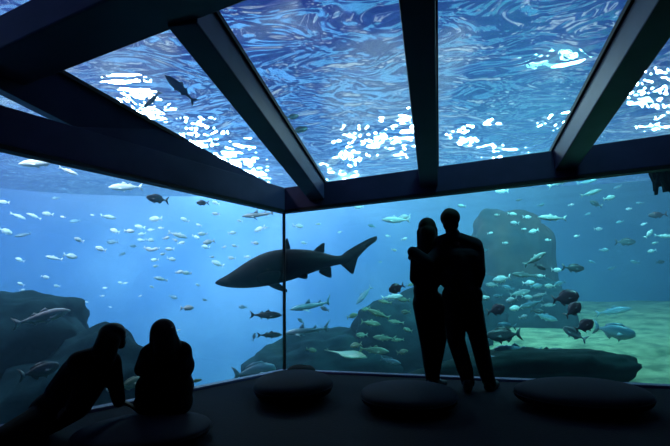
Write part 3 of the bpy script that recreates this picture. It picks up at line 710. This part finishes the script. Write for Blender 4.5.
def hand(bm, wrist, palm_dir, curl_dir, side, s=1.0, q=1.0):
    """palm plus four unequal bent fingers and a thumb from the side of the palm"""
    d = Vector(palm_dir).normalized(); c = Vector(curl_dir).normalized(); c = (c-d*c.dot(d)).normalized(); a = d.cross(c)*side
    w_ = Vector(wrist)
    for t in (-.028, -.01, .01, .028): add_cap(bm, w_+a*t*.7*s, .014*s, w_+d*.085*s+a*t*s, .012*s, 10)
    for t, L_ in ((-.034, .062), (-.012, .076), (.011, .070), (.033, .055)):
        k0 = w_+d*.085*s+a*t*s; k1 = k0+(d*.85+c*.5*q).normalized()*L_*.5*s; k2 = k1+(d*(1-.55*q)+c*.9*q).normalized()*L_*.32*s; k3 = k2+(c*.95*q+d*(.8-.9*q)).normalized()*L_*.24*s
        add_cap(bm, k0, .0095*s, k1, .009*s, 8); add_cap(bm, k1, .009*s, k2, .0082*s, 8); add_cap(bm, k2, .0082*s, k3, .0072*s, 8)
    b0 = w_+d*.03*s-a*.03*s; b1 = b0+(d*.6-a*.8+c*.2).normalized()*.042*s; b2 = b1+(d*.85-a*.2+c*.4).normalized()*.034*s
    add_cap(bm, b0, .0135*s, b1, .011*s, 8); add_cap(bm, b1, .011*s, b2, .009*s, 8)
def head(bm, c, rx, ry, rz_, face, up=Vector((0, 0, 1))):
    """skull, jaw, nose, lips, brow and ears; face = the way it looks"""
    f_ = Vector(face).normalized(); s = f_.cross(up).normalized(); u = s.cross(f_); c = Vector(c)
    rot = Matrix((s, f_, u)).transposed()
    add_ell(bm, c+u*.01, (rx, ry, rz_*.88), rot)
    add_ell(bm, c+f_*ry*.25-u*rz_*.45, (rx*.72, ry*.66, rz_*.52), rot)
    add_cap(bm, c+f_*ry*.93+u*rz_*.12, .008, c+f_*(ry*1.08)-u*rz_*.16, .014, 8)
    add_cap(bm, c+f_*ry*.86-u*rz_*.48-s*.02, .008, c+f_*ry*.86-u*rz_*.48+s*.02, .008, 8)
    add_cap(bm, c+f_*ry*.84+u*rz_*.26-s*.04, .009, c+f_*ry*.84+u*rz_*.26+s*.04, .009, 8)
    for e_ in (-1, 1):
        add_ell(bm, c+s*e_*rx*.98-u*.008, (.012, .02, .032), rot)
        add_ell(bm, c+s*e_*.032+f_*ry*.84+u*rz_*.08, (.014, .01, .010), rot)
def build(D, root, label, body, cloth, extra):
    """body: {name:(x,y,dy,r, x,y,dy,r)}; cloth: [(part name, material, {caps: inflate})]; extra(bm, P) adds head and hands"""
    e_ = empty('person', root); tag(e_, label, 'person')
    def P(x, y, dy=0): return at(x, y, D+dy)
    bm = bmesh.new()
    for c in body.values(): add_cap(bm, P(*c[:3]), c[3], P(*c[4:7]), c[7])
    extra(bm, P, e_)
    blend('body', bm, M['skin'], e_, .0075, 2)
    for nm, m, names, infl in cloth:
        bm = bmesh.new()
        for n_ in names:
            c = body[n_]; add_cap(bm, P(*c[:3]), c[3]+infl, P(*c[4:7]), c[7]+infl)
        blend(nm, bm, m, e_, .011, 5)
    return e_, P
def part(nm, m, e_, fill, vox=.009, sm=3):
    bm = bmesh.new(); fill(bm); return blend(nm, bm, m, e_, vox, sm)
def shoe(e_, heel, toe, r=.042):
    def f_(bm):
        h, t = Vector(heel), Vector(toe); h.z = .045; t.z = .035
        add_cap(bm, h, r*.95, h.lerp(t, .6), r, 14); add_cap(bm, h.lerp(t, .5), r, t, r*.8, 14)
        add_cap(bm, h+Vector((0, 0, .035)), r*.95, h.lerp(t, .4)+Vector((0, 0, .02)), r*.85)
        for q in bm.verts: q.co.z = max(.002, q.co.z)
    part('shoe', M['shoe'], e_, f_, .008, 2)

# standing man
D = 4.55
mb = {
 'chest': (451, 257, 0, .115, 468, 257, 0, .115), 'waist': (452, 276, 0, .095, 464.5, 278, 0, .095), 'hip': (454, 295, 0, .105, 470.5, 295, 0, .105),
 'spine': (459, 260, 0, .13, 459, 290, 0, .11), 'trapl': (453, 237, 0, .05, 441, 243, 0, .065), 'trapr': (456, 238, 0, .055, 474, 246, 0, .075),
 'neck': (455, 243, 0, .075, 451, 228, 0, .062),
 'armr1': (476, 250, 0, .066, 479.5, 273, -.04, .048), 'armr2': (479.5, 273, -.04, .046, 475, 291, .05, .034),
 'arml1': (443, 248, 0, .058, 428, 262, .02-.16, .042), 'arml2': (428, 262, -.14, .048, 413, 252, -.08, .044),
 'thighr': (469.5, 300, 0, .105, 479, 341, .0, .074), 'shinr': (479, 341, 0, .074, 486, 372, -.02, .060), 'ankr': (486, 372, -.02, .058, 489.5, 383, -.02, .050),
 'thighl': (455, 300, 0, .105, 456, 340, .0, .074), 'shinl': (456, 340, .0, .074, 465.5, 371, .0, .062), 'ankl': (465.5, 371, 0, .060, 468, 382, 0, .050)}
def man_x(bm, P, e_):
    head(bm, P(450.3, 220.5), .074, .094, .112, (-.45, .85, .0))
    hand(bm, P(414.5, 253.5, -.09), (-.35, .93, -.05), (.5, .3, -.6), 1, .95)
    hand(bm, P(475, 291, .08), (-.2, .6, -.7), (-1, .2, 0), -1, .9)
    part('hair', M['hair'], e_, lambda b: (add_ell(b, P(450.2, 217.8, -.01), (.099, .108, .096)), add_ell(b, P(450.8, 225, -.05), (.080, .058, .062)), add_ell(b, P(449, 212.5, .01), (.062, .08, .045))), .009, 2)
root = onz(478, 391); root = Vector((root.x, root.y, 0))
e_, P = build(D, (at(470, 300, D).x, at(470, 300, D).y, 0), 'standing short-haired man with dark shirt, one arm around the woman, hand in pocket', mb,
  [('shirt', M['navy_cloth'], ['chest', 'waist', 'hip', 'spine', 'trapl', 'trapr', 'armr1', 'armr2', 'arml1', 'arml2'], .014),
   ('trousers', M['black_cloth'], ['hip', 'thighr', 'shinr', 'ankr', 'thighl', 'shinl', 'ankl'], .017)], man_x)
shoe(e_, P(488.5, 388, -.05), P(496, 388, .12), .052); shoe(e_, P(468, 387, -.06), P(466, 387, .16), .052)
part('collar', M['navy_cloth'], e_, lambda b: add_cap(b, P(454.5, 238.5), .078, P(453.5, 235.5), .073), .008, 2)
# standing woman
D = 4.72
wb_ = {
 'chest': (419.5, 262, 0, .085, 434, 262, 0, .085), 'waist': (421, 281, 0, .075, 433, 281, 0, .075), 'hip': (422.5, 301, 0, .088, 435, 301, 0, .088), 'spine': (427, 262, 0, .10, 425.5, 292, 0, .118),
 'trapl': (425, 246, 0, .035, 417, 253, 0, .045), 'trapr': (428, 246, 0, .035, 437, 253, 0, .045), 'neck': (427, 250, 0, .042, 427.5, 236, 0, .04),
 'arml1': (416, 255, 0, .046, 414, 279, -.02, .036), 'arml2': (414.6, 279, -.02, .032, 420, 292, .2, .024), 'armr1': (437, 255, 0, .048, 443, 280, -.05, .042), 'armr2': (443, 280, -.05, .042, 451, 289, -.16, .032),
 'thighl': (422, 303, 0, .092, 426, 340, 0, .060), 'shinl': (426, 340, 0, .058, 429.5, 370, -.02, .046), 'ankl': (429.5, 370, -.02, .044, 430.5, 380, -.02, .04),
 'thighr': (436, 303, 0, .095, 439.8, 338, 0, .066), 'shinr': (439.8, 338, 0, .064, 435, 370, 0, .048), 'ankr': (435, 370, 0, .046, 435, 380, 0, .04)}
def wom_x(bm, P, e_):
    head(bm, P(427.3, 229), .068, .088, .105, (.5, .85, .05))
    hand(bm, P(420, 292, .2), (.5, .3, -.2), (.3, .5, -.3), 1, .85)
    hand(bm, P(451, 289, -.16), (.8, .1, .1), (.1, .9, 0), 1, .85)
    part('hair', M['hair'], e_, lambda b: (add_ell(b, P(427.2, 227, -.01), (.094, .10, .102)), add_cap(b, P(427.5, 232, -.06), .085, P(426.5, 252, -.085), .075), add_cap(b, P(420.8, 232, -.02), .045, P(420.5, 250, -.06), .035), add_cap(b, P(433.5, 230, -.02), .045, P(434.5, 252, -.06), .04)), .009, 3)
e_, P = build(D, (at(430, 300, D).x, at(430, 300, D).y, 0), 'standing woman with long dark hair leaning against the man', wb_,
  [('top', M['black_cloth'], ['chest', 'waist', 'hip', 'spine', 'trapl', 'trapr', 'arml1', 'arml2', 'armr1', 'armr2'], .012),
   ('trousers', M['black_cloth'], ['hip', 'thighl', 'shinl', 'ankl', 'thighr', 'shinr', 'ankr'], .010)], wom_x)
shoe(e_, P(430.5, 384, -.05), P(432, 384, .15), .036); shoe(e_, P(436, 385, -.03), P(445, 385, .10), .036)

# seated woman, right-hand one, hugging her knees
D = 3.4
sb = {
 'chest': (154, 366, 0, .095, 178, 366, 0, .10), 'belly': (152, 387, .02, .10, 177, 387, .02, .105), 'hip': (149, 401, 0, .085, 178, 401, 0, .09), 'spine': (166, 366, 0, .12, 163, 395, 0, .12),
 'trapl': (161, 346, 0, .045, 150, 354, 0, .055), 'trapr': (166, 346, 0, .045, 181, 352, 0, .06), 'neck': (165, 350, .01, .048, 164, 340, .03, .045),
 'arml1': (149, 355, 0, .05, 142, 369, .10, .038), 'arml2': (142, 369, .10, .036, 156, 378, .34, .026),
 'armr1': (182.5, 354, 0, .052, 184, 374, .10, .040), 'armr2': (184, 374, .10, .038, 170, 380, .34, .026),
 'thighl': (152, 400, .02, .085, 151, 372, .36, .055), 'shinl': (151, 372, .36, .052, 152, 402, .50, .036),
 'thighr': (176, 400, .02, .085, 176, 372, .36, .055), 'shinr': (176, 372, .36, .052, 174, 402, .50, .036)}
def sit_x(bm, P, e_):
    head(bm, P(163, 333, .02), .07, .09, .105, (-.2, .95, -.1))
    hand(bm, P(156, 378, .34), (.9, .3, -.1), (0, -.6, -.5), 1, .85); hand(bm, P(170, 380, .34), (-.9, .3, -.1), (0, -.6, -.5), -1, .85)
    part('hair', M['hair'], e_, lambda b: (add_ell(b, P(163, 331.5, .0), (.092, .105, .098)), add_cap(b, P(157.5, 334, -.02), .058, P(155.5, 348, -.04), .045), add_cap(b, P(165, 334, -.03), .085, P(166, 352, -.07), .09), add_cap(b, P(169, 335, -.01), .055, P(176, 349, -.04), .055)), .009, 4)
c_ = at(164, 400, D)
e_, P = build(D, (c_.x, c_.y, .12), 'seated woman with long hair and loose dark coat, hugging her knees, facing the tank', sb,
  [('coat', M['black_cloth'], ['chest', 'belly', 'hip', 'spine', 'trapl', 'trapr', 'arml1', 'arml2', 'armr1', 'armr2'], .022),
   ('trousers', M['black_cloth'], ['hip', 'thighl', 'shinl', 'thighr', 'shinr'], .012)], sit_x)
part('coat_skirt', M['black_cloth'], e_, lambda b: (add_cap(b, P(143.5, 404, 0), .075, P(182, 404, 0), .075), add_cap(b, P(146, 392, 0), .08, P(180, 390, 0), .09)), .010, 3)
def shoe2(e_, a, b_, r=.036):
    part('shoe', M['shoe'], e_, lambda bm: (add_cap(bm, a, r, Vector(a).lerp(Vector(b_), .6), r*1.05), add_cap(bm, Vector(a).lerp(Vector(b_), .5), r*1.05, b_, r*.8)), .008, 2)
shoe2(e_, P(152, 406, .50), P(151, 406, .64)); shoe2(e_, P(174, 406, .50), P(175, 406, .64))
# leaning woman at left, propped on her right hand, legs trailing to the left
D = 3.3
lb_ = {
 'chest': (93, 370, 0, .125, 84, 384, 0, .13), 'waist': (84, 384, 0, .13, 72, 400, -.02, .135), 'hip': (72, 400, -.02, .14, 50, 413, -.04, .135),
 'shl': (92, 356, -.04, .05, 79, 362, -.10, .065), 'shr': (96, 354, 0, .05, 110, 361, .04, .06), 'neck': (98, 360, 0, .055, 105, 344, .02, .048),
 'armr1': (111.5, 361, .04, .055, 115.5, 384, .03, .044), 'armr2': (115.5, 384, .03, .044, 119, 401, 0, .032),
 'arml1': (79, 364, -.10, .055, 82, 392, -.16, .042), 'arml2': (82, 392, -.16, .042, 72, 405, -.18, .03),
 'back': (82, 372, -.02, .13, 66, 396, -.03, .135), 'thighl': (48, 417, -.06, .115, 2, 441, -.40, .075), 'shinl': (2, 441, -.40, .07, -50, 446, -.42, .05),
 'thighr': (48, 419, .0, .10, 8, 438, -.28, .075), 'shinr': (8, 438, -.28, .07, -44, 443, -.28, .05)}
def lean_x(bm, P, e_):
    head(bm, P(112.5, 336.5, .02), .07, .09, .105, (.72, .5, -.35))
    hand(bm, P(119.5, 401, 0), (.85, .30, -.42), (.1, .1, -.9), -1, .9, .3); hand(bm, P(72, 405, -.18), (-.7, -.1, -.5), (0, .5, -.8), 1, .85, .4)
    part('hair', M['hair'], e_, lambda b: (add_ell(b, P(111.2, 335, .01), (.090, .09, .088)), add_cap(b, P(107.5, 336, -.03), .065, P(101, 354, -.06), .07), add_cap(b, P(118, 333, 0), .05, P(121, 345, .02), .03), add_cap(b, P(112, 340, -.05), .06, P(107, 362, -.09), .05)), .009, 3)
c_ = at(60, 420, D)
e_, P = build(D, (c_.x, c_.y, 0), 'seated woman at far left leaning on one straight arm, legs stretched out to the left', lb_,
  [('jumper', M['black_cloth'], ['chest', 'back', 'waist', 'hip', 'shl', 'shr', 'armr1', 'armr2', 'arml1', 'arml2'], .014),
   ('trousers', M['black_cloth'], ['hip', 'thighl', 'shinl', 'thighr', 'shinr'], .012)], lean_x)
shoe2(e_, P(-52, 447, -.42), P(-68, 448, -.42)); shoe2(e_, P(-46, 444, -.28), P(-62, 445, -.28))
